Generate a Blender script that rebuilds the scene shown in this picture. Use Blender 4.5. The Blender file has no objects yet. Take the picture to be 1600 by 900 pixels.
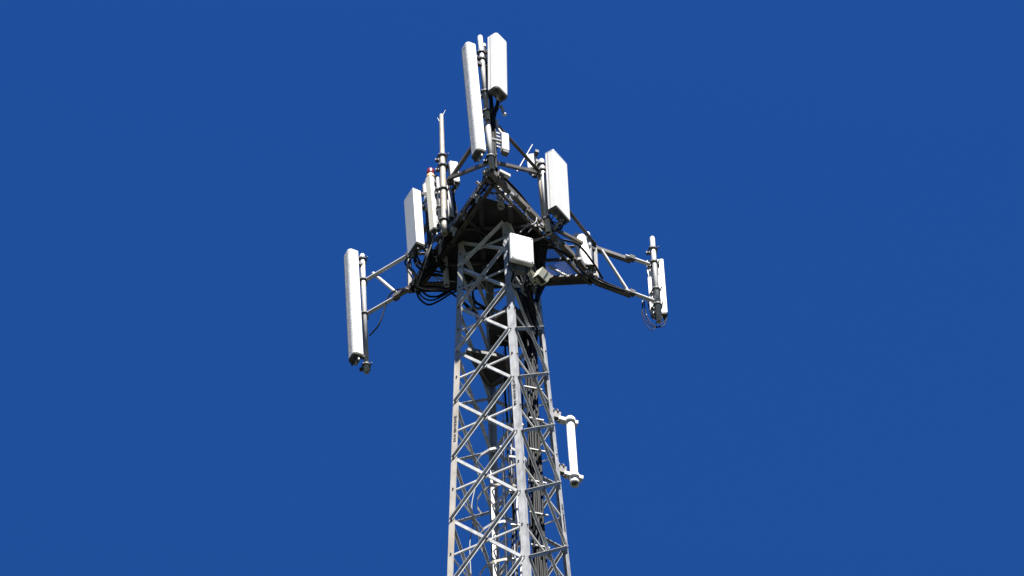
import bpy, math, random
from mathutils import Vector as V, Matrix
C = bpy.context.scene.collection
SC = bpy.context.scene
R = math.radians
H = 53.544            # height of the reference bracing node above the ground; z below is measured from it
random.seed(11)

# ------------------------------------------------------------------ camera, sky, sun, exposure
cd = bpy.data.cameras.new('camera'); cam = bpy.data.objects.new('camera', cd); C.objects.link(cam)
cd.sensor_width = 36.0; cd.lens = 180.0; cd.clip_start = 0.5; cd.clip_end = 30000
EL, RO = R(50.03956), R(-2.40650)
fw = V((0, math.cos(EL), math.sin(EL))); rt = V((1, 0, 0)); uv = V((0, -math.sin(EL), math.cos(EL)))
r2 = rt*math.cos(RO) + uv*math.sin(RO); u2 = -rt*math.sin(RO) + uv*math.cos(RO)
m = Matrix((r2, u2, -fw)).transposed().to_4x4(); m.translation = V((0.17517, -44.86160, H + -51.94384))
cam.matrix_world = m
SC.camera = cam

SUN_AZ, SUN_EL = R(15), R(61)      # azimuth measured from the camera side of the tower towards the right
world = bpy.data.worlds.new('World'); SC.world = world; world.use_nodes = True
nt = world.node_tree; bg = nt.nodes['Background']
sky = nt.nodes.new('ShaderNodeTexSky'); sky.sky_type = 'NISHITA'; sky.sun_disc = False
sky.sun_elevation = SUN_EL; sky.sun_rotation = math.pi - SUN_AZ
sky.altitude = 0; sky.air_density = 4.0; sky.dust_density = 0.0; sky.ozone_density = 8.0
pol = nt.nodes.new('ShaderNodeMix'); pol.data_type = 'RGBA'; pol.blend_type = 'MULTIPLY'; pol.inputs[0].default_value = 1
pol.inputs[7].default_value = (0.051, 0.176, 0.561, 1)     # polarising filter: deeper blue
nt.links.new(sky.outputs[0], pol.inputs[6]); nt.links.new(pol.outputs[2], bg.inputs[0])
bg.inputs[1].default_value = 0.05
sd = bpy.data.lights.new('sun', 'SUN'); sd.energy = 5.0; sd.angle = R(0.53); sd.color = (1.0, 0.965, 0.915)
sun = bpy.data.objects.new('sun', sd); C.objects.link(sun)
sdir = V((math.sin(SUN_AZ)*math.cos(SUN_EL), -math.cos(SUN_AZ)*math.cos(SUN_EL), math.sin(SUN_EL)))
sun.rotation_euler = sdir.to_track_quat('Z', 'Y').to_euler(); sun.location = (10, -40, 90)
SC.view_settings.view_transform = 'Standard'; SC.view_settings.look = 'None'
SC.view_settings.exposure = 1.5; SC.view_settings.gamma = 1.0; SC.view_settings.use_curve_mapping = False

# ------------------------------------------------------------------ materials
def material(name, base, var=0.15, scale=6.0, rough=0.5, metal=0.0, stain=None, stain_amt=0.5, stain_scale=2.0,
             bump=0.0, bump_scale=40.0, spec=0.5, stretch=1.0):
    mt = bpy.data.materials.new(name); mt.use_nodes = True
    n = mt.node_tree.nodes; l = mt.node_tree.links; b = n['Principled BSDF']
    b.inputs['Roughness'].default_value = rough; b.inputs['Metallic'].default_value = metal
    b.inputs['Specular IOR Level'].default_value = spec
    tc = n.new('ShaderNodeTexCoord')
    mp = n.new('ShaderNodeMapping'); mp.inputs['Scale'].default_value = (1, 1, stretch); l.new(tc.outputs['Object'], mp.inputs[0])
    no = n.new('ShaderNodeTexNoise'); no.inputs['Scale'].default_value = scale; no.inputs['Detail'].default_value = 6
    no.inputs['Roughness'].default_value = 0.65
    l.new(mp.outputs[0], no.inputs['Vector'])
    cr = n.new('ShaderNodeValToRGB'); cr.color_ramp.elements[0].position = 0.3; cr.color_ramp.elements[1].position = 0.7
    cr.color_ramp.elements[0].color = tuple(c*(1-var) for c in base) + (1,)
    cr.color_ramp.elements[1].color = tuple(min(1, c*(1+var)) for c in base) + (1,)
    l.new(no.outputs[0], cr.inputs[0]); out = cr.outputs[0]
    if stain:
        n2 = n.new('ShaderNodeTexNoise'); n2.inputs['Scale'].default_value = stain_scale; n2.inputs['Detail'].default_value = 8
        n2.inputs['Roughness'].default_value = 0.7
        l.new(mp.outputs[0], n2.inputs['Vector'])
        c2 = n.new('ShaderNodeValToRGB'); c2.color_ramp.elements[0].position = 0.48; c2.color_ramp.elements[1].position = 0.68
        c2.color_ramp.elements[0].color = (0, 0, 0, 1); c2.color_ramp.elements[1].color = (stain_amt,)*3 + (1,)
        l.new(n2.outputs[0], c2.inputs[0])
        mx = n.new('ShaderNodeMix'); mx.data_type = 'RGBA'; mx.inputs[7].default_value = tuple(stain) + (1,)
        l.new(c2.outputs[0], mx.inputs[0]); l.new(out, mx.inputs[6]); out = mx.outputs[2]
    l.new(out, b.inputs['Base Color'])
    if bump:
        n3 = n.new('ShaderNodeTexNoise'); n3.inputs['Scale'].default_value = bump_scale; n3.inputs['Detail'].default_value = 3
        l.new(tc.outputs['Object'], n3.inputs['Vector'])
        bp = n.new('ShaderNodeBump'); bp.inputs['Strength'].default_value = bump; bp.inputs['Distance'].default_value = 0.01
        l.new(n3.outputs[0], bp.inputs['Height']); l.new(bp.outputs[0], b.inputs['Normal'])
    return mt
GALV = material('galvanised_steel', (0.345, 0.352, 0.355), 0.36, 9, 0.6, 0.08, (0.22, 0.205, 0.18), 0.65, 1.6, stretch=0.5)
NEWG = material('bright_galvanised_brace', (0.48, 0.488, 0.49), 0.32, 9, 0.55, 0.05, (0.42, 0.38, 0.31), 0.5, 1.6)
GALVT = material('weathered_galvanised_leg', (0.36, 0.335, 0.29), 0.32, 9, 0.6, 0.08, (0.40, 0.31, 0.21), 0.8, 1.1, stretch=0.35)
GALVB = material('bright_galvanised_pipe', (0.49, 0.485, 0.475), 0.18, 14, 0.5, 0.08, (0.38, 0.35, 0.29), 0.5, 3.0)
SPANG = material('mottled_zinc_pipe', (0.36, 0.36, 0.35), 0.45, 26, 0.6, 0.2)
TAN = material('stained_tan_pipe', (0.40, 0.365, 0.30), 0.3, 9, 0.6, 0.05, (0.30, 0.22, 0.13), 0.7, 4.0)
DARK = material('dark_steel', (0.06, 0.06, 0.063), 0.3, 8, 0.6, 0.05)
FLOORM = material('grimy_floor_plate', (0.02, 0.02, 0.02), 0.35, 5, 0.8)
RAILM = material('weathered_rail_steel', (0.085, 0.083, 0.08), 0.35, 7, 0.6, 0.05, (0.20, 0.15, 0.09), 0.6, 3)
MESHM = material('mesh_grating_steel', (0.16, 0.16, 0.165), 0.2, 8, 0.6, 0.2)
BOLT = material('bolt_steel', (0.05, 0.05, 0.055), 0.3, 20, 0.5, 0.3)
WHITE = material('white_radome', (0.63, 0.63, 0.62), 0.08, 9, 0.5, 0, (0.50, 0.485, 0.44), 0.6, 5, spec=0.3, stretch=0.25)
SPECK = material('speckled_radome', (0.58, 0.585, 0.58), 0.26, 38, 0.7, 0, (0.30, 0.31, 0.32), 0.75, 15, bump=0.35, bump_scale=60, spec=0.2)
GREYW = material('pale_grey_radome', (0.54, 0.56, 0.56), 0.07, 12, 0.5, 0, (0.42, 0.43, 0.42), 0.5, 6, stretch=0.3)
CREAM = material('cream_radome', (0.58, 0.56, 0.46), 0.1, 8, 0.5, 0, (0.50, 0.47, 0.36), 0.5, 3)
HOOD = material('cream_plastic', (0.60, 0.59, 0.47), 0.1, 12, 0.55, 0, (0.5, 0.48, 0.38), 0.4, 8)
CAPM = material('dark_end_cap', (0.085, 0.083, 0.07), 0.3, 20, 0.6)
CABLE = material('black_cable', (0.010, 0.010, 0.011), 0.2, 20, 0.65, spec=0.2)
GREYC = material('grey_cable', (0.22, 0.22, 0.23), 0.2, 20, 0.5)
REDM = material('red_lens', (0.17, 0.010, 0.02), 0.2, 30, 0.35)
ORAN = material('tan_collar', (0.72, 0.48, 0.25), 0.1, 20, 0.5)
MARK = material('black_paint_marks', (0.03, 0.03, 0.03), 0.2, 30, 0.7)
GRASS = material('ground_grass', (0.014, 0.017, 0.010), 0.35, 0.4, 0.95)
CONC = material('footing_concrete', (0.34, 0.33, 0.31), 0.15, 3, 0.9)

# ------------------------------------------------------------------ mesh builder and object helpers
class MB:
    def __init__(s): s.v = []; s.f = []; s.sm = []
    def add(s, vs, fs, smooth=False):
        b = len(s.v); s.v += [V(v) for v in vs]
        for f in fs: s.f.append([b+i for i in f]); s.sm.append(smooth)
    def prism(s, bot, top, smooth=False, caps=True):
        n = len(bot); s.add(list(bot)+list(top), [[i, (i+1) % n, n+(i+1) % n, n+i] for i in range(n)], smooth)
        if caps: s.add(bot, [list(range(n))[::-1]]); s.add(top, [list(range(n))])
        return s
    def bar(s, p0, p1, w, h, nrm=(0, 0, 1)):
        p0, p1 = V(p0), V(p1); d = (p1-p0).normalized(); n = V(nrm); n = (n-d*n.dot(d))
        if n.length < 1e-4: n = d.orthogonal()
        n.normalize(); t = d.cross(n)
        q = [t*(-w/2)-n*(h/2), t*(w/2)-n*(h/2), t*(w/2)+n*(h/2), t*(-w/2)+n*(h/2)]
        return s.prism([p0+a for a in q], [p1+a for a in q])
    def angle(s, p0, p1, nrm, w, fl, t, side=1, out=1):
        "L-section: web in the plane across nrm, flange along nrm*out at the side edge"
        p0, p1 = V(p0), V(p1); d = (p1-p0).normalized(); n = V(nrm); n = (n-d*n.dot(d)).normalized(); u = d.cross(n)*side
        q = [(-w/2, 0), (w/2, 0), (w/2, out*fl), (w/2-t, out*fl), (w/2-t, out*t), (-w/2, out*t)]
        qq = [u*a+n*b for a, b in q]
        return s.prism([p0+a for a in qq], [p1+a for a in qq])
    def cyl(s, p0, p1, r0, r1=None, n=14, caps=True):
        r1 = r0 if r1 is None else r1
        p0, p1 = V(p0), V(p1); d = (p1-p0).normalized(); a = d.orthogonal().normalized(); b = d.cross(a)
        c = [(math.cos(2*math.pi*i/n), math.sin(2*math.pi*i/n)) for i in range(n)]
        return s.prism([p0+(a*x+b*y)*r0 for x, y in c], [p1+(a*x+b*y)*r1 for x, y in c], True, caps)
    def pipe(s, p0, p1, r, wall=0.006, n=16):
        "pipe closed on top and open at the bottom end p0"
        p0, p1 = V(p0), V(p1); d = (p1-p0).normalized(); a = d.orthogonal().normalized(); b = d.cross(a)
        c = [a*math.cos(2*math.pi*i/n)+b*math.sin(2*math.pi*i/n) for i in range(n)]
        rings = [[p0+d*0.15+x*(r-wall) for x in c], [p0+x*(r-wall) for x in c], [p0+x*r for x in c], [p1-d*0.012+x*r for x in c], [p1+x*r*0.8 for x in c]]
        vs = [v for g in rings for v in g]
        fs = [[k*n+i, k*n+(i+1) % n, (k+1)*n+(i+1) % n, (k+1)*n+i] for k in range(4) for i in range(n)]
        s.add(vs, fs, True); s.add(rings[0], [list(range(n))]); s.add(rings[4], [list(range(n))]); return s
    def lathe(s, p0, axis, prof, n=18):
        p0 = V(p0); d = V(axis).normalized(); a = d.orthogonal().normalized(); b = d.cross(a)
        vs = [p0+d*h+(a*math.cos(2*math.pi*i/n)+b*math.sin(2*math.pi*i/n))*max(r, 1e-4) for r, h in prof for i in range(n)]
        s.add(vs, [[k*n+i, k*n+(i+1) % n, (k+1)*n+(i+1) % n, (k+1)*n+i] for k in range(len(prof)-1) for i in range(n)], True); return s
    def tube(s, pts, r, n=7, steps=7, closed=False):
        P = [V(p) for p in pts]; q = []
        if len(P) > 2:
            E = ([P[-1]]+P+[P[0], P[1]]) if closed else ([P[0]*2-P[1]]+P+[P[-1]*2-P[-2]])
            for i in range(1, len(E)-2):
                a, b, c, d = E[i-1], E[i], E[i+1], E[i+2]
                for k in range(steps):
                    t = k/steps
                    q.append(0.5*((2*b)+(c-a)*t+(2*a-5*b+4*c-d)*t*t+(3*b-a-3*c+d)*t**3))
            if not closed: q.append(P[-1])
        else: q = P
        m_ = len(q); vs = []; prev = None
        for i in range(m_):
            d = (q[(i+1) % m_]-q[i-1]) if closed else (q[min(i+1, m_-1)]-q[max(i-1, 0)])
            d.normalize()
            a = d.orthogonal().normalized() if prev is None else (prev-d*prev.dot(d)).normalized()
            prev = a; b = d.cross(a)
            vs += [q[i]+(a*math.cos(2*math.pi*k/n)+b*math.sin(2*math.pi*k/n))*r for k in range(n)]
        s.add(vs, [[i*n+k, i*n+(k+1) % n, ((i+1) % m_)*n+(k+1) % n, ((i+1) % m_)*n+k] for i in range(m_ if closed else m_-1) for k in range(n)], True)
        return s
    def ring(s, c, axis, R_, r, n=6, seg=14):
        c = V(c); d = V(axis).normalized(); a = d.orthogonal().normalized(); b = d.cross(a)
        return s.tube([c+(a*math.cos(2*math.pi*i/seg)+b*math.sin(2*math.pi*i/seg))*R_ for i in range(seg)], r, n, 1, True)
def children_fix(o, par):
    o.parent = par
def thing(name, label, cat, loc, group=None):
    o = bpy.data.objects.new(name, None); C.objects.link(o); o.location = V(loc)+V((0, 0, H)); o.empty_display_size = 0.1
    o['label'] = label; o['category'] = cat
    if group: o['group'] = group
    return o
def base_of(p):
    while p.parent: p = p.parent
    return p.location
def part(name, mb, mat, parent, label=None):
    me = bpy.data.meshes.new(name); off = V((0, 0, H))-base_of(parent)
    me.from_pydata([tuple(v+off) for v in mb.v], [], mb.f); me.polygons.foreach_set('use_smooth', mb.sm)
    me.materials.append(mat); me.update()
    o = bpy.data.objects.new(name, me); C.objects.link(o); o.parent = parent
    if label: o['label'] = label
    return o
def single(name, mb, mat, label, cat, loc, group=None):
    me = bpy.data.meshes.new(name); off = -V(loc)
    me.from_pydata([tuple(v+off) for v in mb.v], [], mb.f); me.polygons.foreach_set('use_smooth', mb.sm)
    me.materials.append(mat); me.update()
    o = bpy.data.objects.new(name, me); C.objects.link(o); o.location = V(loc)+V((0, 0, H))
    o['label'] = label; o['category'] = cat
    if group: o['group'] = group
    return o

# ------------------------------------------------------------------ ground
g = MB(); g.add([(-9000, -9000, -H), (9000, -9000, -H), (9000, 9000, -H), (-9000, 9000, -H)], [[0, 1, 2, 3]])
me = bpy.data.meshes.new('ground'); me.from_pydata([(v.x, v.y, v.z+H) for v in g.v], [], g.f); me.materials.append(GRASS)
go = bpy.data.objects.new('ground', me); C.objects.link(go); go['kind'] = 'structure'

# ------------------------------------------------------------------ lattice tower
TH, TP, ASP = 0.31729, 0.05692, 1.10965
ua = V((math.cos(TH), math.sin(TH), 0)); wa = V((-math.sin(TH), math.cos(TH), 0))
AX, BX = (ua-wa)/math.sqrt(2), (ua+wa)/math.sqrt(2)
SGN = {'F': (1, -1), 'L': (-1, -1), 'R': (1, 1), 'B': (-1, 1)}
def corner(k, z):
    s = 0.9-TP*z; i, j = SGN[k]
    q = AX*(i*s/2)+BX*(j*s/2*ASP); return V((q.x, q.y, z))
tower = thing('lattice_tower', 'tall square lattice tower of galvanised steel angles carrying the antenna platform', 'tower', (0, 0, -H))
ZT, ZB = 2.36, -H
NODES = [2.36, 1.80, 0.94, 0.0, -1.030, -2.155, -3.375, -4.663, -6.03]
for k in 'FLRB':
    i, j = SGN[k]; e1, e2 = AX*(-i), BX*(-j); w, t = 0.085, 0.010
    sec = [V((0, 0, 0)), e1*w, e1*w+e2*t, e1*t+e2*t, e2*w+e1*t, e2*w]
    mb = MB().prism([corner(k, ZB+0.1)+a for a in sec], [corner(k, ZT)+a for a in sec])
    lg = part('leg', mb, GALVT if k in 'L' else GALV, tower)
    for z in NODES[1:] + [(a+b)/2 for a, b in zip(NODES, NODES[1:])]:
        for e, o in {'F': ((e1, -e2), (e2, -e1)), 'L': ((e1, -e2),), 'R': ((e2, -e1),), 'B': ()}[k]:
            p = corner(k, z)+e*0.045
            part('bolt', MB().cyl(p, p+o*0.014, 0.012, n=6), BOLT, lg)
    ft = MB(); p = corner(k, ZB); ft.bar(p+V((0, 0, 0.0))-V((0, 0, 0.3)), p+V((0, 0, 0.095)), 0.9, 0.9, (1, 0, 0)); part('footing', ft, CONC, tower)
    if k in 'LFR':                                   # stamped member marks on the legs
        rr = random.Random(ord(k))
        zc = {'L': -1.32, 'F': -1.1, 'R': -2.55}[k]; e, o = {'L': (BX*0+AX, -BX), 'F': (-AX, -BX), 'R': (-BX, AX)}[k]
        z = zc
        while z > zc-0.52:
            h = rr.uniform(0.02, 0.06)
            c = corner(k, z)+e*0.045+o*0.003
            part('painted_mark', MB().bar(c, c-V((0, 0, h)), rr.uniform(0.02, 0.045), 0.003, o), MARK, lg); z -= h+rr.uniform(0.012, 0.04)
FACES = [('L', 'F', -BX), ('F', 'R', AX), ('R', 'B', BX), ('B', 'L', -AX)]
def on_leg(k, z, toward, inset=0.06):
    c = corner(k, z); d = corner(toward, z)-c; return c+d.normalized()*inset
for (p, q, n) in FACES:
    for z1, z0 in zip(NODES, NODES[1:]):
        sc = 1+0.03*abs(z0)
        a = on_leg(p, z0, q, 0.035)+n*0.004; b = on_leg(q, z1, p, 0.05)+n*0.004
        part('diagonal_brace', MB().angle(a, b, n, 0.040*sc, 0.036, 0.006, -1, 1 if p in 'LF' else -1), NEWG, tower)
        a = on_leg(p, z1, q, 0.05)-n*0.016; b = on_leg(q, z0, p, 0.05)-n*0.016
        part('diagonal_brace', MB().angle(a, b, n, 0.036*sc, 0.034, 0.006, 1 if p == 'L' else -1, 1 if p == 'F' else -1), NEWG, tower)
        zm = (z0+z1)/2
        a = on_leg(p, zm, q)-n*0.024; b = on_leg(q, zm, p)-n*0.024
        part('horizontal_brace', MB().angle(a, b, n, 0.024*sc, 0.022, 0.005, 1, -1), NEWG, tower)
        if n.y < -.3 or n.x > .3 and p == 'F':
            pl = (a+b)/2+n*0.014
            part('gusset_plate', MB().bar(pl-V((0, 0, .04)), pl+V((0, 0, .04)), .075, .005, n), GALV, tower)
        if z1 < 2:
            mid = (on_leg(p, zm, q)+on_leg(q, zm, p))/2+n*0.012
            part('bolt', MB().cyl(mid, mid+n*0.012, 0.012, n=6), BOLT, tower)
lower = MB(); z1 = -6.03
while z1 > -H+2:
    z0 = max(-H+0.3, z1-1.18*(0.9-TP*z1))
    for (p, q, n) in FACES:
        lower.angle(on_leg(p, z0, q)+n*0.004, on_leg(q, z1, p)+n*0.004, n, 0.075, 0.06, 0.008, -1, 1)
        lower.angle(on_leg(p, z1, q)-n*0.016, on_leg(q, z0, p)-n*0.016, n, 0.07, 0.06, 0.008, 1, -1)
    z1 = z0
lo = part('lower_bracing', lower, GALV, tower); lo['kind'] = 'stuff'

# landings inside the tower
def plate(poly, z, t=0.012, skirt=0.0):
    mb = MB(); b = [V((x, y, z)) for x, y in poly]; mb.prism(b, [v+V((0, 0, t)) for v in b])
    if skirt:
        for i in range(len(b)): mb.bar(b[i]-V((0, 0, skirt/2)), b[(i+1) % len(b)]-V((0, 0, skirt/2)), 0.008, skirt*0.98, (0, 0, 1))
    return mb
ld = thing('rest_landing', 'dark steel rest landing inside the tower halfway below the platform', 'landing', (-.17, .15, .13), 'landings inside the tower')
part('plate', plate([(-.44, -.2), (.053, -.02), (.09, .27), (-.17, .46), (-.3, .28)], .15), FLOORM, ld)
fr = MB()
for a, b in (((-.46, -.2), (.06, -.03)), ((.06, -.03), (.09, .28)), ((.09, .28), (-.18, .47)), ((-.18, .47), (-.46, -.2))):
    fr.angle((a[0], a[1], .12), (b[0], b[1], .12), (0, 0, 1), .05, .05, .006, 1, -1)
part('frame', fr, RAILM, ld)
ld = thing('rest_landing', 'dark steel landing plate inside the tower directly under the white radio box', 'landing', (.1, -.1, .7), 'landings inside the tower')
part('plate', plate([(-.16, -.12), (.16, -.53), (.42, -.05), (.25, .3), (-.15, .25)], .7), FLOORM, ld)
part('frame', MB().angle((-.18, -.12, .67), (.16, -.53, .67), (0, 0, 1), .05, .05, .006, 1, -1), RAILM, ld)

# ladder with hoops
lad = thing('caged_ladder', 'white caged ladder climbing inside the lattice tower', 'ladder', (-.1, .25, -8.0))
lt = -1.66
for x, y in ((-.19, .40), (-.035, .2)):
    part('side_rail', MB().bar((x-.03, y, -8.0), (x, y, lt), .05, .012, (0.3, -1, 0)), GALVB, lad)
for i in range(18):
    z = lt-.12-i*.29
    part('rung', MB().cyl((-.195+.0047*z, .40, z), (-.04+.0047*z, .2, z), .011, n=8), GALVB, lad)
for i in range(6):
    z = lt-.1-i*.72; cx, cy = -.06, .2
    pts = [V((cx+.36*math.sin(a)*0.95, cy-.26-.34*math.cos(a)+.30, z)) for a in [R(t) for t in range(-125, 126, 25)]]
    mb = MB()
    for a, b in zip(pts, pts[1:]): mb.bar(a, b, .045, .006, (b-a).cross(V((0, 0, 1))))
    part('cage_hoop', mb, TAN if i % 2 else GALVB, lad)
for a in (5, 62):
    x, y = -.06+.335*math.sin(R(a)), .2+.04-.31*math.cos(R(a))
    part('cage_strap', MB().bar((x, y, -6.6), (x, y, lt-.1), .026, .005, (0, -1, 0)), GALV, lad)

# feeder cables inside the tower with clamp rails
rr = random.Random(5)
fc = thing('feeder_cables', 'bundle of black feeder cables running up inside the right side of the tower', 'cables', (.45, .1, -8))
for i in range(13):
    x = .30+.013*i+rr.uniform(-.008, .008); y = .06+rr.uniform(-.05, .07)
    pts = [(x+rr.uniform(-.014, .014), y+rr.uniform(-.02, .02), -z) for z in [8-0.75*k for k in range(12)]] + [(x*.9, y-.05, 1.2+.3*rr.random()), (x*.7+rr.uniform(-.3, .1), y-.1, 2.3)]
    part('cable', MB().tube(pts, rr.choice((.011, .014, .017)), 6, 5), CABLE, fc)
for i in range(9):
    z = -.5-i*.62
    part('cable_clamp', MB().bar((.28, -.02, z+.02), (.52, .03, z-.01), .028, .018), GALV, fc)
fc2 = thing('feeder_cables', 'loose strand of grey and black cables hanging down the middle of the tower', 'cables', (.1, .3, -8))
for i in range(7):
    x = .05+.03*i; pts = [(x+rr.uniform(-.03, .03), .3+rr.uniform(-.06, .06), -z) for z in [8-0.6*k for k in range(16)]]
    part('cable', MB().tube(pts, rr.choice((.011, .015)), 6, 4), (CABLE, GREYC, CABLE, GALVB)[i % 4], fc2)
for i in range(8):
    z = -.9-i*.66; part('cable_clamp', MB().bar((.03, .26, z), (.27, .3, z), .03, .025), GALVB, fc2)
single('hanging_wire', MB().tube([(0.027, 0.300, 0.640), (-0.013, 0.300, -0.566), (-0.021, 0.300, -1.539)], .005, 5, 4), GREYC, 'thin grey wire hanging straight down inside the upper tower', 'wire', (0.027, 0.300, 0.640))
single('hanging_wire', MB().tube([(-0.423, 0.300, -2.130), (-0.471, 0.300, -2.439), (-0.462, 0.300, -2.810), (-0.511, 0.300, -3.175), (-0.509, 0.300, -3.841)], .009, 5, 4), GREYC, 'slack grey wire hanging left of the caged ladder', 'wire', (-0.423, 0.300, -2.130))

# ------------------------------------------------------------------ triangular platform
ZF, ZR = 2.40, 3.15
N_, FL_, FR_ = V((-.037, -1.40, 0)), V((-1.24, .62, 0)), V((1.35, .59, 0))
def at(p, z): return V((p.x, p.y, z))
pf = thing('antenna_platform', 'dark triangular steel antenna platform with mesh floor around the tower top', 'platform', (0, 0, ZF))
cen = (N_+FL_+FR_)/3
solid = [(-.45, -.60), (-.22, -.95), (.22, -.76), (.60, -.36), (.70, -.05), (.62, .52), (-.72, .54), (-.86, .1), (-.74, -.16), (-.6, -.36)]
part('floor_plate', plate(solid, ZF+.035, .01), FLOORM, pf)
# mesh floor: crossed thin bars clipped to the triangle outside the solid plate
def inside(p, poly):
    c = False; j = len(poly)-1
    for i in range(len(poly)):
        (xi, yi), (xj, yj) = poly[i], poly[j]
        if (yi > p[1]) != (yj > p[1]) and p[0] < (xj-xi)*(p[1]-yi)/(yj-yi)+xi: c = not c
        j = i
    return c
tri = [(v.x, v.y) for v in (N_, FL_, FR_)]; tri = [((x-cen.x)*.97+cen.x, (y-cen.y)*.97+cen.y) for x, y in tri]
ms = MB(); stp = .02
for ang in (32, -58):
    d = V((math.cos(R(ang)), math.sin(R(ang)), 0)); e = V((-d.y, d.x, 0)); k = -2.0
    while k < 2.0:
        run = None; t = -2.0
        while t <= 2.0:
            p = e*k+d*t; ok = inside((p.x, p.y), tri) and not inside((p.x, p.y), solid)
            if ok and run is None: run = t
            if (not ok or t+stp > 2.0) and run is not None:
                if t-run > .03:
                    zz = ZF+.03+(0.004 if ang > 0 else 0)
                    ms.bar(V((0, 0, zz))+e*k+d*run, V((0, 0, zz))+e*k+d*t, .0055, .003)
                run = None
            t += stp
        k += .030
part('mesh_grating', ms, MESHM, pf)
# rails
for a, b, n in ((N_, FL_, V((-.86, -.51, 0))), (N_, FR_, V((.82, -.57, 0))), (FL_, FR_, V((0, 1, 0)))):
    d = (b-a).normalized(); mb = MB()
    mb.angle(at(a, ZF)+n*.03, at(b, ZF)+n*.03, n, .095, .075, .008, 1, -1)
    part('lower_rail', mb, RAILM, pf)
    part('lower_rail', MB().angle(at(a, ZF-.02)-n*.11, at(b, ZF-.02)-n*.11, (0, 0, 1), .05, .04, .006, 1, -1), RAILM, pf)
    # toe bar with bolts
    if n.y < 0:
        for k in range(1, 9): q = at(a+(b-a)*k/9, ZF-.02)+n*.03; part('bolt', MB().cyl(q, q+n*.02, .014, n=6), BOLT, pf)
for a, b in (((-.2, -.95), (-.2, .6)), ((.2, -.78), (.2, .6)), ((-.75, -.15), (.85, -.15)), ((-.95, .2), (1.15, .2)), ((-.55, -.42), (.6, -.42)), ((-.4, -.6), (.45, .6))):
    part('floor_joist', MB().angle((a[0], a[1], ZF), (b[0], b[1], ZF), (0, 0, 1), .06, .05, .006, 1, -1), DARK, pf)
ML, MR = N_+(FL_-N_)*.5, N_+(FR_-N_)*.47
for a, b, w in ((at(N_, 3.58), at(ML, 3.55), .05), (at(N_, 3.58), at(MR, 3.50), .05), (at(MR, 3.45), at(FR_, ZR), .055), (at(ML, 3.5), at(FL_, ZR), .055), (at(FL_, ZR), at(FR_, ZR-.02), .05)):
    n = (b-a).cross(V((0, 0, 1))).normalized()
    part('upper_rail', MB().angle(a, b, n, w, .05, .006, 1, 1), RAILM, pf)
for a, b in ((at(N_, 2.62), at(ML, 3.55)), (at(N_, 2.62), at(MR, 3.50)), (at(ML, 2.42), at(FL_, ZR)), (at(MR, 2.42), at(FR_, ZR-.1))):
    part('brace', MB().bar(a, b, .045, .045), RAILM, pf)
for p, z in ((N_, 3.6), (FL_, 3.17), (FR_, 3.17)):
    part('corner_post', MB().bar(at(p, ZF-.06), at(p, z), .05, .05, (1, .3, 0)), RAILM, pf)
for a, b in ((N_, FL_), (N_, FR_)):
    for f in (.18, .33, .46, .62, .78, .9):
        q = at(a+(b-a)*f, ZF-.07); d = (b-a).normalized()
        part('cable_hanger', MB().bar(q-d*.03, q+d*.03, .07, .05).bar(q-V((0, 0, .03)), q-V((0, 0, .12)), .012, .05, d), RAILM if f in (.33, .78) else GALV, pf)
for a, b in (((-0.299, -0.300, 2.613), (0.129, -0.500, 2.534)), ((-0.429, -0.200, 2.466), (-0.205, -0.500, 2.556)), ((0.322, -0.450, 2.583), (0.557, -0.200, 2.456)), ((0.343, -0.350, 2.509), (0.636, -0.400, 2.540))):
    part('strut', MB().bar(a, b, .03, .03), RAILM, pf)
part('brace', MB().bar((0.083, -0.800, 2.418), (0.160, -0.800, 2.692), .035, .035), GALVB, pf)
part('brace', MB().bar((0.700, 0.350, 2.447), (0.933, 0.450, 2.344), .025, .03), GALVB, pf)
part('brace', MB().bar((0.605, -0.020, 2.449), (0.763, 0.000, 2.463), .03, .02), GALVB, pf)

# outrigger arms
ROFF = V((0, 0, 0))
def arm(label, c, z_lo, z_hi, end_lo, end_hi, strut, sl, mat_in):
    t = thing('outrigger_arm', label, 'arm', at(c, z_lo), 'outrigger arms of the platform')
    for z, e, f in ((z_lo, V(end_lo), sl[0]), (z_hi, V(end_hi), sl[1])):
        a = at(c, z); b = a+(e-a)*f
        if f > 0.05:
            n = (e-a).cross(V((0, 0, 1))).normalized()
            part('sleeve', MB().angle(a+V((0, 0, -.02)), b+V((0, 0, -.02)), n, .058, .06, .007, 1, -1).angle(a-n*.064+V((0, 0, -.02)), b-n*.064+V((0, 0, -.02)), n, .058, .018, .007, 1, 1), RAILM, t)
        part('tube', MB().cyl(a+(e-a)*max(0, f-.12), e, .028), mat_in, t)
        q = a+(e-a)*f; d = (e-a).normalized()
        part('collar', MB().bar(q-d*.04, q+d*.04, .075, .075), DARK, t)
    part('strut', MB().cyl(strut[0], strut[1], .024), GALVB, t)
    return t
arm('pale tubular arm on the left holding out the speckled panel antenna', FL_, ZF, ZR, (-1.847, 1.020, 2.391), (-1.852, 1.020, 3.127), ((-1.760, 0.980, 3.213), (-1.389, 0.750, 2.427)), (.32, .0), GALVB)
arm('dark channel arm on the right with white tube ends', FR_, ZF, ZR, (2.131, 1.020, 2.407), (2.106, 1.020, 3.203), ((1.446, 0.660, 3.121), (1.772, 0.850, 2.464)), (.62, .68), GALVB)

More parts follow.
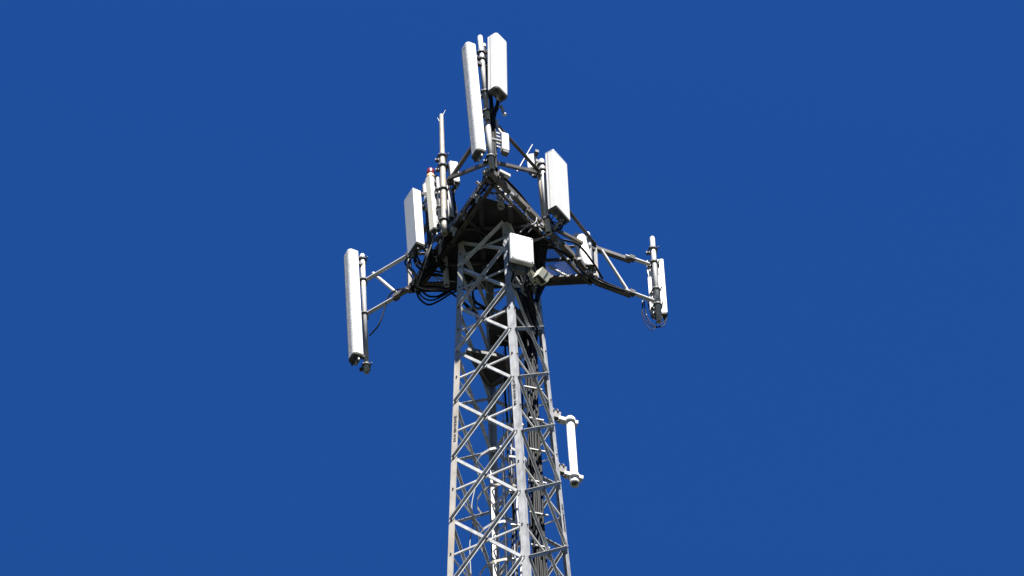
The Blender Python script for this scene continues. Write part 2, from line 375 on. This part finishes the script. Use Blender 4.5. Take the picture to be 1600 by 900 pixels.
# ------------------------------------------------------------------ poles
POLES = 'mounting pipes of the antennas'
def clamp_mb(p0, p1, f, r):
    p0, p1 = V(p0), V(p1); c = p0+(p1-p0)*f; d = (p1-p0).normalized()
    mb = MB(); mb.lathe(c-d*.022, d, [(r+.001, 0), (r+.013, 0), (r+.013, .044), (r+.001, .044)], 14)
    s = d.cross(V((0, -1, 0))).normalized(); n = V((.3, -.9, 0)).normalized()
    for k in (-1, 1):
        mb.cyl(c+s*k*(r+.022)-n*.09, c+s*k*(r+.022)+n*.05, .009, n=6)
    mb.bar(c-s*(r+.04)-n*.075, c+s*(r+.04)-n*.075, .05, .03)
    return mb
def pole(label, p0, p1, r, mat=None, clamps=(), name='mounting_pole', group=POLES, cat='pole'):
    t = thing(name, label, cat, p0, group)
    part('pipe', MB().pipe(p0, p1, r), mat or GALVB, t)
    for f in clamps: part('clamp', clamp_mb(p0, p1, f, r), DARK, t)
    return t
pole('thick white pipe between the two tallest antennas at the top', (-0.062, -1.500, 3.407), (-0.125, -1.500, 5.317), .037, GALVB, (.1, .33, .8, .72))
pole('white pipe stub rising from the front corner of the platform', (-0.027, -1.450, 2.369), (-0.069, -1.450, 3.529), .04, GALVB, (.25,))
pole('white pipe at the end of the left outrigger arm', (-1.862, 1.020, 1.142), (-1.912, 1.020, 3.679), .036, GALVB, (.06, .22+.27, .22+.56, .96))
pole('white capped pipe at the end of the right outrigger arm', (2.189, 1.020, 1.950), (2.180, 1.020, 3.792), .036, GALVB, (.2, .38, .7, .86))
pole('stained thin pipe left of its twin behind the right square antenna', (0.655, -0.420, 2.569), (0.612, -0.420, 3.757), .033, TAN, (.85,))
pole('bright pipe standing just left of the right square antenna', (0.705, -0.450, 2.196), (0.659, -0.450, 3.802), .040, GALVB, (.18, .85, .93))
pole('pipe darkened for shade with white bands for sunlit stretches behind the left square antenna', (-0.925, 0.050, 2.386), (-0.973, 0.050, 4.022), .034, DARK, (.9, .72))  # dark colour carries the pipe's shade; its lit stretches are separate white sleeves
pole('slim white pipe between the cream antenna and the tall mast', (-0.756, -0.360, 2.514), (-0.792, -0.360, 3.613), .026, GALVB, (.75, .4))
pole('mottled grey pipe on the right of the tall mast', (-0.621, -0.330, 2.737), (-0.653, -0.330, 3.442), .046, SPANG, ())
pole('short mottled zinc post on the front edge of the platform floor', (0.073, -0.800, 2.363), (0.045, -0.800, 3.008), .048, SPANG, ())
pole('grey strip pipe beside the small rounded antenna on the right rail', (1.298, 0.500, 2.422), (1.261, 0.500, 3.319), .034, GALV, (.1,))
pole('grey pipe end hanging below the platform floor left of the tower', (-0.716, 0.100, 1.827), (-0.756, 0.100, 3.161), .040, GALV, (.8,))
wl = MB()  # white sleeves that paint sunlight onto stretches of the darkened pipe
for a, b in (((-0.981, -0.000, 3.903), (-0.975, 0.000, 3.717)), ((-0.967, 0.000, 3.631), (-0.959, -0.000, 3.560)), ((-0.960, 0.000, 3.503), (-0.953, 0.000, 3.361))): wl.cyl(a, b, .037)
# tall mast
mt_ = thing('lightning_mast', 'tall thin mast with two forked spikes left of the top antennas', 'mast', (-0.718, -0.420, 2.300))
part('lower_pipe', MB().pipe((-0.718, -0.420, 2.300), (-0.717, -0.420, 2.591), .041), TAN, mt_)
part('middle_pipe', MB().cyl((-0.717, -0.420, 2.591), (-0.719, -0.420, 4.077), .041), TAN, mt_)
part('upper_pipe', MB().cyl((-0.719, -0.420, 4.077), (-0.717, -0.420, 4.947), .036, .030), TAN, mt_)
part('spike', MB().cyl((-0.718, -0.420, 4.713), (-0.773, -0.420, 4.892), .007, .003, 6), GALVB, mt_)
part('spike', MB().cyl((-0.715, -0.420, 4.888), (-0.658, -0.420, 5.060), .007, .003, 6), GALVB, mt_)
for z in (4.02, 3.80, 3.28, 2.60): part('clamp', clamp_mb((-.715, -.42, z), (-.715, -.42, z+.1), 0, .043), DARK, mt_)

# ------------------------------------------------------------------ antennas
PAN = 'panel antennas around the tower top'
def panel(label, bot, top, w, d, az, mat, pole_xy=None, side_mat=None, round_=0.3, conn=4, brackets=(.12, .88), name='panel_antenna', top_cut=0.0, cable=True):
    bot, top = V(bot), V(top); az = R(az); n = V((math.sin(az), -math.cos(az), 0)); s = V((math.cos(az), math.sin(az), 0))
    t = thing(name, label, 'antenna', bot, PAN)
    # section: flat back, rounded front corners
    r = min(w, d)*round_; sec = [(-w/2, d/2), (-w/2+.004, d/2+.004)]
    sec = [(w/2, d/2), (-w/2, d/2)]
    for k in range(6): a = math.pi+k*math.pi/2/5; sec.append((-w/2+r+r*math.cos(a), -d/2+r+r*math.sin(a)))
    for k in range(6): a = 1.5*math.pi+k*math.pi/2/5; sec.append((w/2-r+r*math.cos(a), -d/2+r+r*math.sin(a)))
    def P(c, f=1.0): return [c+s*(a*f)-n*(b*f) for a, b in sec]
    ax = (top-bot); u = ax.normalized()
    mb = MB(); mb.prism(P(bot), P(top-u*.02), False, False); mb.prism(P(top-u*.02), P(top, .9), False, False); mb.add(P(top, .9), [list(range(len(sec)))])
    for i in range(len(mb.sm)): mb.sm[i] = False
    body = part('radome', mb, mat, t)
    if side_mat:
        body.data.materials.append(side_mat)
        nn = n
        for pl in body.data.polygons:
            if pl.normal.dot(V((n.x, n.y, 0))) < 0.5: pl.material_index = 1
    cap = MB(); cap.prism(P(bot-u*.03, .94), P(bot-u*.001, 1.012), False, True); part('end_cap', cap, CAPM, t)
    for k in (-1, 1):
        q = s*(k*(w/2+.0008))-n*(d*.22)
        part('seam', MB().bar(bot+u*.02+q, top-u*.03+q, .006, .002, s), CAPM, t)
    for f in ((.97,) if d < .14 else ()):
        c_ = bot+ax*f; mb = MB(); mb.prism([c_+s*(a*1.01)-n*(b_*1.012) for a, b_ in sec], [c_+u*.012+s*(a*1.01)-n*(b_*1.012) for a, b_ in sec]); part('end_trim', mb, GREYW, t)
    for k in range(conn):
        x = (-w/2+w*(k+.5)/conn)*.8; q = bot+s*x-n*(.02 if k % 2 else -.02)
        part('connector', MB().cyl(q-u*.10, q-u*.03, .016, n=8), GALVB if k % 2 else DARK, t)
    if pole_xy is not None:
        for f in brackets:
            q = bot+ax*f-n*(d/2); z = q.z; tgt = V((pole_xy[0], pole_xy[1], z)); dd = (tgt-q)
            mb = MB(); mb.bar(q, q+dd*.85, .05, .05, (0, 0, 1)); mb.bar(q-s*.06+n*0.004, q+s*.06+n*0.004, .07, .02, (0, 0, 1))
            part('bracket', mb, DARK, t)
    return t
panel('tallest leaning speckled panel antenna at the top left of the upper pipe', (-0.209, -1.620, 2.517), (-0.303, -1.620, 4.920), .215, .135, -62, SPECK, (-.09, -1.5), WHITE, .42)
panel('bright white panel antenna at the very top right of the upper pipe', (0.103, -1.620, 3.843), (0.124, -1.620, 5.067), .27, .155, 54, WHITE, (-.07, -1.5), None, .35, conn=3)
panel('long speckled panel antenna on the end of the left arm', (-2.015, 0.930, 1.356), (-2.079, 0.930, 3.596), .215, .145, -62, SPECK, (-1.88, 1.02), WHITE, .42, brackets=(.04, .93))
panel('wide square panel antenna with face greyed for shade on the left side of the platform', (-1.121, -0.120, 2.359), (-1.159, -0.120, 3.552), .27, .125, -60, GREYW, (-.95, .05), WHITE, .06, conn=5)  # front greyer than the sides: shade of that face put into the colour
panel('wide square white panel antenna on the right side of the platform', (0.866, -0.520, 2.488), (0.864, -0.520, 3.744), .345, .135, 57, WHITE, (.69, -.45), None, .08, conn=5)
panel('small round nosed white antenna leaning on the right rail', (1.239, 0.380, 2.434), (1.140, 0.380, 3.110), .175, .12, 20, WHITE, (1.27, .5), None, .48, conn=2)
panel('white panel antenna seen from behind on the end of the right arm', (2.201, 1.130, 2.230), (2.199, 1.130, 3.386), .235, .09, 176, WHITE, (2.19, 1.02), None, .3, conn=4)
panel('small white antenna half hidden right of the tall mast', (-0.553, -0.350, 3.510), (-0.573, -0.350, 3.925), .13, .09, 15, WHITE, (-.68, -.38), None, .25, conn=2)
panel('narrow cream panel antenna under the red warning lamp', (-0.855, -0.300, 2.538), (-0.900, -0.300, 3.681), .115, .10, -45, CREAM, (-.80, -.36), WHITE, .2, conn=2)
panel('little white box antenna left of the right square antenna', (0.539, -0.120, 3.995), (0.530, -0.120, 4.283), .135, .13, -8, GREYW, (.62, -.3), WHITE, .08, conn=2)
single('sunlit_pipe_bands', wl, WHITE, 'three white sleeves painting the sunlit stretches of the pipe beside the cream panel antenna', 'painted light', (-0.981, -0.000, 3.903))
# whip on the small box
single('whip_aerial', MB().cyl((0.315, -0.100, 4.006), (0.548, -0.100, 4.597), .012, .008, 8), GALVB, 'thin slanting whip aerial behind the little white box antenna', 'aerial', (0.315, -0.100, 4.006))

# red warning lamp
lp = thing('warning_lamp', 'red domed warning lamp on a tan collar above the cream antenna', 'lamp', (-0.893, -0.220, 3.795))
b = V((-0.892, -0.240, 3.770))
part('collar', MB().lathe(b, (0, 0, 1), [(.0, -.02), (.055, -.02), (.062, 0), (.055, .05), (.05, .06), (0, .06)], 16), ORAN, lp)
part('lens', MB().lathe(b, (0, 0, 1), [(.05, .062), (.058, .08), (.055, .155), (.036, .19), (.0, .2)], 16), REDM, lp)
part('bracket', MB().bar(b-V((0, 0, .02)), V((-.80, -.34, b.z-.1)), .04, .03), DARK, lp)

# white radio box on the front leg
bx = thing('radio_unit', 'white square radio box clamped to the front tower leg', 'radio box', (.30, -.75, 1.3))
n = V((math.sin(R(22)), -math.cos(R(22)), 0)); s = V((math.cos(R(22)), math.sin(R(22)), 0)); c = V((0.303, -0.800, 1.373))
def boxmb(c, s, n, w, d, h, bev=.012):
    mb = MB(); q = []
    for x, y in ((-w/2+bev, d/2), (-w/2, d/2-bev), (-w/2, -d/2+bev), (-w/2+bev, -d/2), (w/2-bev, -d/2), (w/2, -d/2+bev), (w/2, d/2-bev), (w/2-bev, d/2)):
        q.append(s*x-n*y)
    z = V((0, 0, 1)); mb.prism([c+a*.97-z*(h/2) for a in q], [c+a-z*(h/2-bev) for a in q], False, True)
    mb.prism([c+a-z*(h/2-bev) for a in q], [c+a+z*(h/2-bev) for a in q], False, False)
    mb.prism([c+a+z*(h/2-bev) for a in q], [c+a*.97+z*(h/2) for a in q], False, True)
    return mb
part('casing', boxmb(c+n*.05, s, n, .335, .07, .54), WHITE, bx)
part('lid', boxmb(c+n*.087, s, n, .305, .006, .51, .003), GREYW, bx)
for x_ in (-.14, .14):
    for z_ in (-.24, .24):
        q = c+n*.09+s*x_+V((0, 0, z_)); part('screw', MB().cyl(q, q+n*.006, .009, n=8), DARK, bx)
part('heat_sink', boxmb(c-n*.03, s, n, .31, .085, .50, .004), DARK, bx)
for k in range(9):
    q = c-n*.064+s*(-.14+.035*k); part('fin', MB().bar(q-V((0, 0, .24)), q+V((0, 0, .24)), .006, .05, n), DARK, bx)
for k in range(4):
    q = c-n*.03+s*(-.11+.07*k)-V((0, 0, .25)); part('connector', MB().cyl(q, q-V((0, 0, .10)), .019, n=8), DARK, bx)
part('bottom_guard', boxmb(c-n*.04-V((0, 0, .32)), s, n, .14, .09, .12, .008), CAPM, bx)
part('bracket', MB().bar(c-n*.1, V((.16, -.62, c.z)), .08, .3), DARK, bx)

rb = thing('radio_unit', 'small white radio box hanging behind the top right antenna', 'radio box', (0.157, -1.350, 2.860))
n = V((math.sin(R(25)), -math.cos(R(25)), 0)); s = V((math.cos(R(25)), math.sin(R(25)), 0)); c = V((0.158, -1.350, 3.072))
part('casing', boxmb(c, s, n, .105, .09, .36), WHITE, rb)
part('bottom_plate', boxmb(c-V((0, 0, .21)), s, n, .09, .08, .05, .006), CAPM, rb)
for k in range(3):
    part('rib', MB().bar(c+n*.047+s*(-.03+.025*k)-V((0, 0, .12)), c+n*.047+s*(-.03+.025*k)+V((0, 0, .02)), .006, .006, n), CAPM, rb)
part('bracket', MB().bar(c-s*.05, V((-.03, -1.43, c.z)), .05, .04), DARK, rb)
mc = MB()
for k in range(5):
    q = c-s*.095+V((0, -.02, .15-.075*k)); mc.ring(q, (0.4, -.8, .3), .024, .009); mc.cyl(q-s*.03, q+s*.03, .010, n=6)
part('bracket', mc, GALV, rb)
single('hanging_connector', MB().cyl((0.131, -1.450, 3.773), (0.170, -1.450, 3.598), .022, n=8).cyl((0.170, -1.450, 3.598), (0.175, -1.450, 3.576), .028, n=8), GALVB, 'small pale cable connector dangling below the top right antenna', 'connector', (0.131, -1.450, 3.773))
single('cable_splice', MB().tube([(0.061, -1.420, 3.501), (0.066, -1.400, 3.369), (0.124, -1.380, 3.249)], .022, 8, 4), GALVB, 'pale bent cable splice above the small radio box', 'splice', (0.061, -1.420, 3.501))
jb = thing('junction_box', 'grey junction plate box under the foot of the front pipe', 'box', (0.028, -1.200, 2.483))
c = V((0.003, -1.250, 2.436)); part('casing', boxmb(c, V((.93, .37, 0)), V((.37, -.93, 0)), 0.22, .18, .03), RAILM, jb)
part('lug', MB().bar(c+V((-.16, -.08, .03)), c+V((-.05, -.12, .03)), .06, .05), GALVB, jb); part('lug', MB().bar(c+V((.06, -.08, .05)), c+V((.2, .02, .05)), .06, .05), GALVB, jb)

# cream hoods below the radio box
def hood(label, c, yaw, pitch, w, d, h, rollx=0):
    t = thing('equipment_hood', label, 'hood', c, 'cream equipment hoods')
    M = Matrix.Rotation(R(yaw), 3, 'Z') @ Matrix.Rotation(R(pitch), 3, 'X') @ Matrix.Rotation(R(rollx), 3, 'Y')
    c = V(c); wl_ = .012; mb = MB()
    def bx_(x0, x1, y0, y1, z0, z1):
        q = [(x0, y0), (x1, y0), (x1, y1), (x0, y1)]
        mb.prism([c+M@V((x, y, z0)) for x, y in q], [c+M@V((x, y, z1)) for x, y in q])
    bx_(-w/2, w/2, -d/2, d/2, h/2-wl_, h/2)
    bx_(-w/2, w/2, -d/2, -d/2+wl_, -h/2, h/2-wl_-.001); bx_(-w/2, w/2, d/2-wl_, d/2, -h/2, h/2-wl_-.001)
    bx_(-w/2, -w/2+wl_, -d/2+wl_+.001, d/2-wl_-.001, -h/2, h/2-wl_-.001); bx_(w/2-wl_, w/2, -d/2+wl_+.001, d/2-wl_-.001, -h/2, h/2-wl_-.001)
    part('shell', mb, HOOD, t)
    i = MB(); q = [(-w*.42, -d*.42), (w*.42, -d*.42), (w*.42, d*.42), (-w*.42, d*.42)]
    i.prism([c+M@V((x, y, -h*.3)) for x, y in q], [c+M@V((x, y, -h*.2)) for x, y in q]); part('inner_panel', i, FLOORM, t)
    sp = MB(); sp.bar(c+M@V((.01, -d/2-.003, -h/2)), c+M@V((.01, -d/2-.003, h/2)), .012, .004, M@V((0, -1, 0))); part('seam', sp, CAPM, t)
    b_ = MB(); b_.bar(c+M@V((0, d/2, 0)), V((.42, -.16, c.z)), .04, .04); part('bracket', b_, DARK, t)
hood('larger cream hood with dark open underside below the white radio box', (0.589, -0.420, 1.310), 38, 20, .17, .14, .15, 18)
hood('smaller cream hood tucked left of the larger cream hood', (0.467, -0.380, 1.339), -20, 22, .10, .10, .17, -22)

# tubular antenna low on the right
ta = thing('tubular_antenna', 'white tube antenna on two brackets on the right side of the tower', 'antenna', (0.892, 0.450, -1.947))
p0, p1 = V((0.892, 0.450, -1.947)), V((0.876, 0.450, -0.607))
part('tube', MB().lathe(p0, p1-p0, [(.040, .03), (.056, .03), (.056, 0), (.061, 0), (.061, .06), (.055, .065), (.055, (p1-p0).length-.02), (.03, (p1-p0).length), (0, (p1-p0).length+.004)], 22), GREYW, ta)
part('end_cap', MB().cyl(p0+V((0, 0, .035)), p0+V((0, 0, .04)), .052, n=20), CAPM, ta)
def bracket(a, b, wrap):
    a, b = V(a), V(b)
    br = part('bracket', MB().bar(a, b, .085, .06, (0, 0, 1)), GALVB, ta)
    mb = MB(); d = (p1-p0).normalized(); c = p0+(p1-p0)*wrap
    mb.lathe(c-d*.03, d, [(.056, 0), (.071, 0), (.071, .075), (.056, .075)], 18)
    part('band', mb, WHITE, br)
    d2 = (b-a).normalized(); mb = MB()
    for k in (-.08, -.02): mb.ring(a+d2*k+V((0, 0, .12)), (.8, .5, .1), .045, .013); 
    mb.cyl(a-V((0, 0, .05)), a+V((0, 0, .16)), .018); mb.bar(a-d2*.13+V((0, 0, .06)), a+d2*.03+V((0, 0, .06)), .07, .12)
    part('u_bolt', mb, RAILM, br)
bracket((0.716, 0.420, -0.670), (0.970, 0.500, -0.699), .93); bracket((0.755, 0.420, -1.770), (0.997, 0.500, -1.798), .10)

# ------------------------------------------------------------------ jumper cables
def loom(label, loc, paths, r=(.011, .014), mats=None):
    t = thing('jumper_cables', label, 'cables', loc)
    for i, p in enumerate(paths):
        c_ = part('cable', MB().tube(p, r[i % len(r)], 7, 7), (mats or [CABLE])[i % len(mats or [CABLE])], t)
        if i % 3 == 0:
            a_, b_ = V(p[0]), V(p[1]); d_ = (b_-a_).normalized(); part('connector', MB().cyl(a_, a_+d_*.06, r[i % len(r)]*1.5, n=8), GALVB, c_)
        if i % 4 == 1:
            a_, b_ = V(p[1]), V(p[2]); d_ = (b_-a_).normalized(); part('tie', MB().cyl(a_-d_*.012, a_+d_*.012, r[i % len(r)]*1.35, n=8), GREYC, c_)
    return t
def jit(p, a, rr): return tuple(c+rr.uniform(-a, a) for c in p)
rr = random.Random(21)
def fan(pts, n, a, rr, fix_end=True):
    out = []
    for i in range(n): out.append([jit(p, a if 0 < k < len(pts)-1 else a*.5, rr) for k, p in enumerate(pts)])
    return out
loom('tangle of black jumper cables under the left square antenna', (-1.122, -0.100, 2.314),
     fan([(-1.122, -0.100, 2.342), (-1.109, -0.050, 2.139), (-0.974, 0.050, 2.072), (-0.784, 0.150, 2.084), (-0.478, 0.100, 1.894)], 6, .05, rr) +
     fan([(-1.166, -0.100, 2.303), (-1.234, 0.000, 2.167), (-1.178, 0.100, 2.077), (-1.099, 0.300, 2.091), (-0.706, 0.400, 2.103)], 5, .05, rr) +
     fan([(-0.866, -0.250, 2.572), (-0.907, -0.200, 2.317), (-1.002, -0.100, 2.072), (-1.098, 0.300, 2.174)], 4, .04, rr), mats=[CABLE, CABLE, GREYC, CABLE])
loom('black cable loops drooping below the rear left rail', (-1.108, 0.580, 2.302),
     [[(-1.152, 0.580, 2.374), (-1.110, 0.580, 2.151), (-0.988, 0.580, 2.006), (-0.837, 0.580, 2.079), (-0.674, 0.500, 2.124), (-0.511, 0.300, 1.971)],
      [(-1.135, 0.600, 2.369), (-1.058, 0.600, 2.185), (-0.935, 0.600, 2.122), (-0.782, 0.550, 2.149), (-0.600, 0.400, 2.123)],
      [(-1.107, 0.560, 2.347), (-0.994, 0.560, 2.175), (-0.853, 0.560, 2.152), (-0.710, 0.560, 2.239), (-0.567, 0.300, 1.783), (-0.403, 0.100, 1.277)],
      [(-0.795, 0.500, 2.283), (-0.663, 0.400, 2.018), (-0.514, 0.200, 1.606), (-0.318, 0.100, 1.204)]], r=(.014, .012, .015))
loom('single black cable looping down from the left arm', (-1.241, 0.600, 2.376),
     [[(-1.241, 0.600, 2.376), (-1.405, 0.720, 2.530), (-1.533, 0.800, 2.496), (-1.599, 0.850, 2.284), (-1.684, 0.900, 2.005), (-1.822, 1.000, 1.886)]])
loom('black cables bundled along the upper front pipe', (-0.034, -1.430, 2.451),
     fan([(-0.076, -1.440, 5.200), (-0.045, -1.430, 4.622), (-0.014, -1.420, 4.052), (0.007, -1.410, 3.489), (0.011, -1.400, 2.934), (0.000, -1.380, 2.511)], 6, .018, rr) +
     fan([(0.092, -1.550, 3.848), (0.069, -1.500, 3.727), (0.020, -1.450, 3.580), (0.025, -1.400, 3.145), (0.026, -1.360, 2.534)], 5, .022, rr), r=(.014, .018))
loom('black cables hanging from the front corner to the floor plate', (-0.019, -1.300, 2.529),
     fan([(-0.104, -1.350, 2.556), (-0.137, -1.200, 2.494), (-0.098, -1.100, 2.476), (-0.189, -1.000, 2.440), (-0.345, -0.850, 2.385)], 2, .02, rr) +
     [[(-0.130, -1.200, 2.438), (-0.029, -1.100, 2.430), (0.076, -1.000, 2.561), (0.201, -0.900, 2.789)], [(-0.252, -1.150, 2.508), (-0.135, -1.050, 2.430), (0.011, -0.950, 2.488), (0.161, -0.900, 2.582)]] +
     fan([(0.025, -1.300, 2.568), (0.150, -1.100, 2.599), (0.283, -0.900, 2.560), (0.450, -0.700, 2.489), (0.564, -0.500, 2.408)], 5, .03, rr), r=(.012, .015))
loom('black and grey cables arching from the right square antenna to the tower', (0.862, -0.500, 2.388),
     fan([(0.880, -0.500, 2.387), (0.840, -0.450, 2.298), (0.687, -0.400, 2.203), (0.509, -0.350, 2.166), (0.332, -0.300, 2.183)], 4, .035, rr) +
     [[(0.446, -0.600, 2.460), (0.548, -0.600, 2.356), (0.509, -0.600, 2.220), (0.333, -0.600, 2.190)], [(0.547, -0.580, 2.353), (0.578, -0.580, 2.198), (0.646, -0.580, 2.138)], [(0.439, -0.580, 2.249), (0.311, -0.580, 2.064)], [(0.480, -0.580, 2.136), (0.352, -0.580, 1.951)]] +
     fan([(0.914, -0.500, 2.371), (0.808, -0.400, 2.417), (0.656, -0.300, 2.717), (0.477, -0.200, 2.712), (0.338, -0.100, 2.592)], 4, .06, rr), r=(.011, .013), mats=[GREYC, CABLE, GREYC, CABLE])
loom('thick black cables arching along the right rail to the rear corner', (0.727, -0.200, 2.278),
     [[(0.533, -0.200, 2.236), (0.731, -0.100, 2.469), (0.952, 0.000, 2.562), (1.126, 0.100, 2.561), (1.295, 0.300, 2.458), (1.434, 0.500, 2.302)],
      [(0.552, -0.200, 2.290), (0.746, -0.100, 2.398), (0.919, 0.050, 2.403), (1.070, 0.200, 2.297), (1.257, 0.450, 2.254)],
      [(0.594, -0.100, 2.325), (0.778, -0.050, 2.346), (0.985, 0.100, 2.320), (1.170, 0.300, 2.218), (1.372, 0.550, 2.311), (1.724, 0.800, 2.379)],
      [(1.113, 0.350, 2.364), (1.288, 0.500, 2.395), (1.505, 0.650, 2.380), (1.813, 0.850, 2.392)]], r=(.016, .014))
loom('black cable loops under the antenna on the right arm', (2.092, 1.050, 2.170),
     [[(1.979, 1.000, 2.394), (1.969, 1.020, 2.170), (2.030, 1.050, 1.982), (2.150, 1.080, 1.900), (2.282, 1.100, 2.079)],
      [(1.997, 1.000, 2.392), (2.020, 1.040, 2.135), (2.099, 1.060, 1.935), (2.240, 1.100, 1.945), (2.303, 1.120, 2.143)],
      [(1.986, 1.000, 2.338), (1.957, 1.020, 2.116), (2.010, 1.050, 1.929), (2.102, 1.060, 1.825), (2.169, 1.100, 2.114)],
      [(2.051, 1.020, 2.413), (2.076, 1.050, 2.198), (2.159, 1.100, 2.087)]], r=(.006, .008))
loom('dark cable tangle around the feet of the mast pipes', (-0.710, -0.400, 2.546),
     fan([(-0.753, -0.400, 2.618), (-0.669, -0.300, 2.637), (-0.563, -0.200, 2.809), (-0.480, -0.100, 2.758), (-0.326, 0.000, 2.702)], 6, .07, rr) +
     fan([(-0.547, -0.300, 3.501), (-0.605, -0.300, 3.222), (-0.594, -0.300, 2.870), (-0.668, -0.350, 2.534), (-0.764, -0.300, 2.186), (-0.827, -0.100, 2.088)], 4, .05, rr) +
     fan([(-0.750, -0.360, 4.010), (-0.679, -0.350, 3.448), (-0.671, -0.350, 2.883), (-0.644, -0.300, 2.524)], 3, .03, rr), mats=[CABLE, CABLE, CABLE, GREYC])
loom('dark cables gathered on the front leg below the white radio box', (0.238, -0.600, 1.280),
     fan([(0.213, -0.700, 1.188), (0.225, -0.620, 1.094), (0.177, -0.550, 0.992), (0.274, -0.450, 0.890), (0.350, -0.300, 0.688), (0.460, -0.100, 0.517)], 5, .04, rr) +
     fan([(0.359, -0.680, 1.175), (0.370, -0.600, 1.055), (0.330, -0.500, 0.988), (0.410, -0.350, 0.893), (0.481, -0.100, 0.649)], 5, .04, rr) +
     fan([(-0.346, 0.000, 1.766), (-0.311, 0.000, 1.356), (-0.187, 0.050, 1.137), (-0.067, 0.100, 0.785), (0.143, 0.100, 0.506)], 4, .06, rr), mats=[CABLE, CABLE, CABLE, GREYC])

loom('black cable mass strapped under the platform beside the right tower leg', (0.457, -0.100, 2.141),
     fan([(0.346, -0.400, 2.545), (0.453, -0.300, 2.424), (0.515, -0.200, 2.223), (0.558, -0.100, 1.997), (0.582, 0.100, 1.824), (0.499, 0.100, 1.421)], 8, .06, rr) +
     fan([(0.290, -0.500, 1.396), (0.368, -0.350, 1.232), (0.409, -0.150, 1.063), (0.447, 0.000, 0.768), (0.445, 0.100, 0.221)], 6, .05, rr), r=(.014, .018))
loom('black cable mass strapped under the left edge of the platform floor', (-0.776, -0.000, 2.205),
     fan([(-0.964, -0.100, 2.304), (-0.863, 0.000, 2.294), (-0.745, 0.100, 2.186), (-0.628, 0.200, 2.051), (-0.438, 0.200, 1.874)], 7, .07, rr) +
     fan([(-0.666, -0.350, 2.674), (-0.716, -0.300, 2.460), (-0.805, -0.100, 2.362), (-0.939, 0.100, 2.199), (-1.146, 0.400, 2.214)], 5, .06, rr), r=(.013, .017))
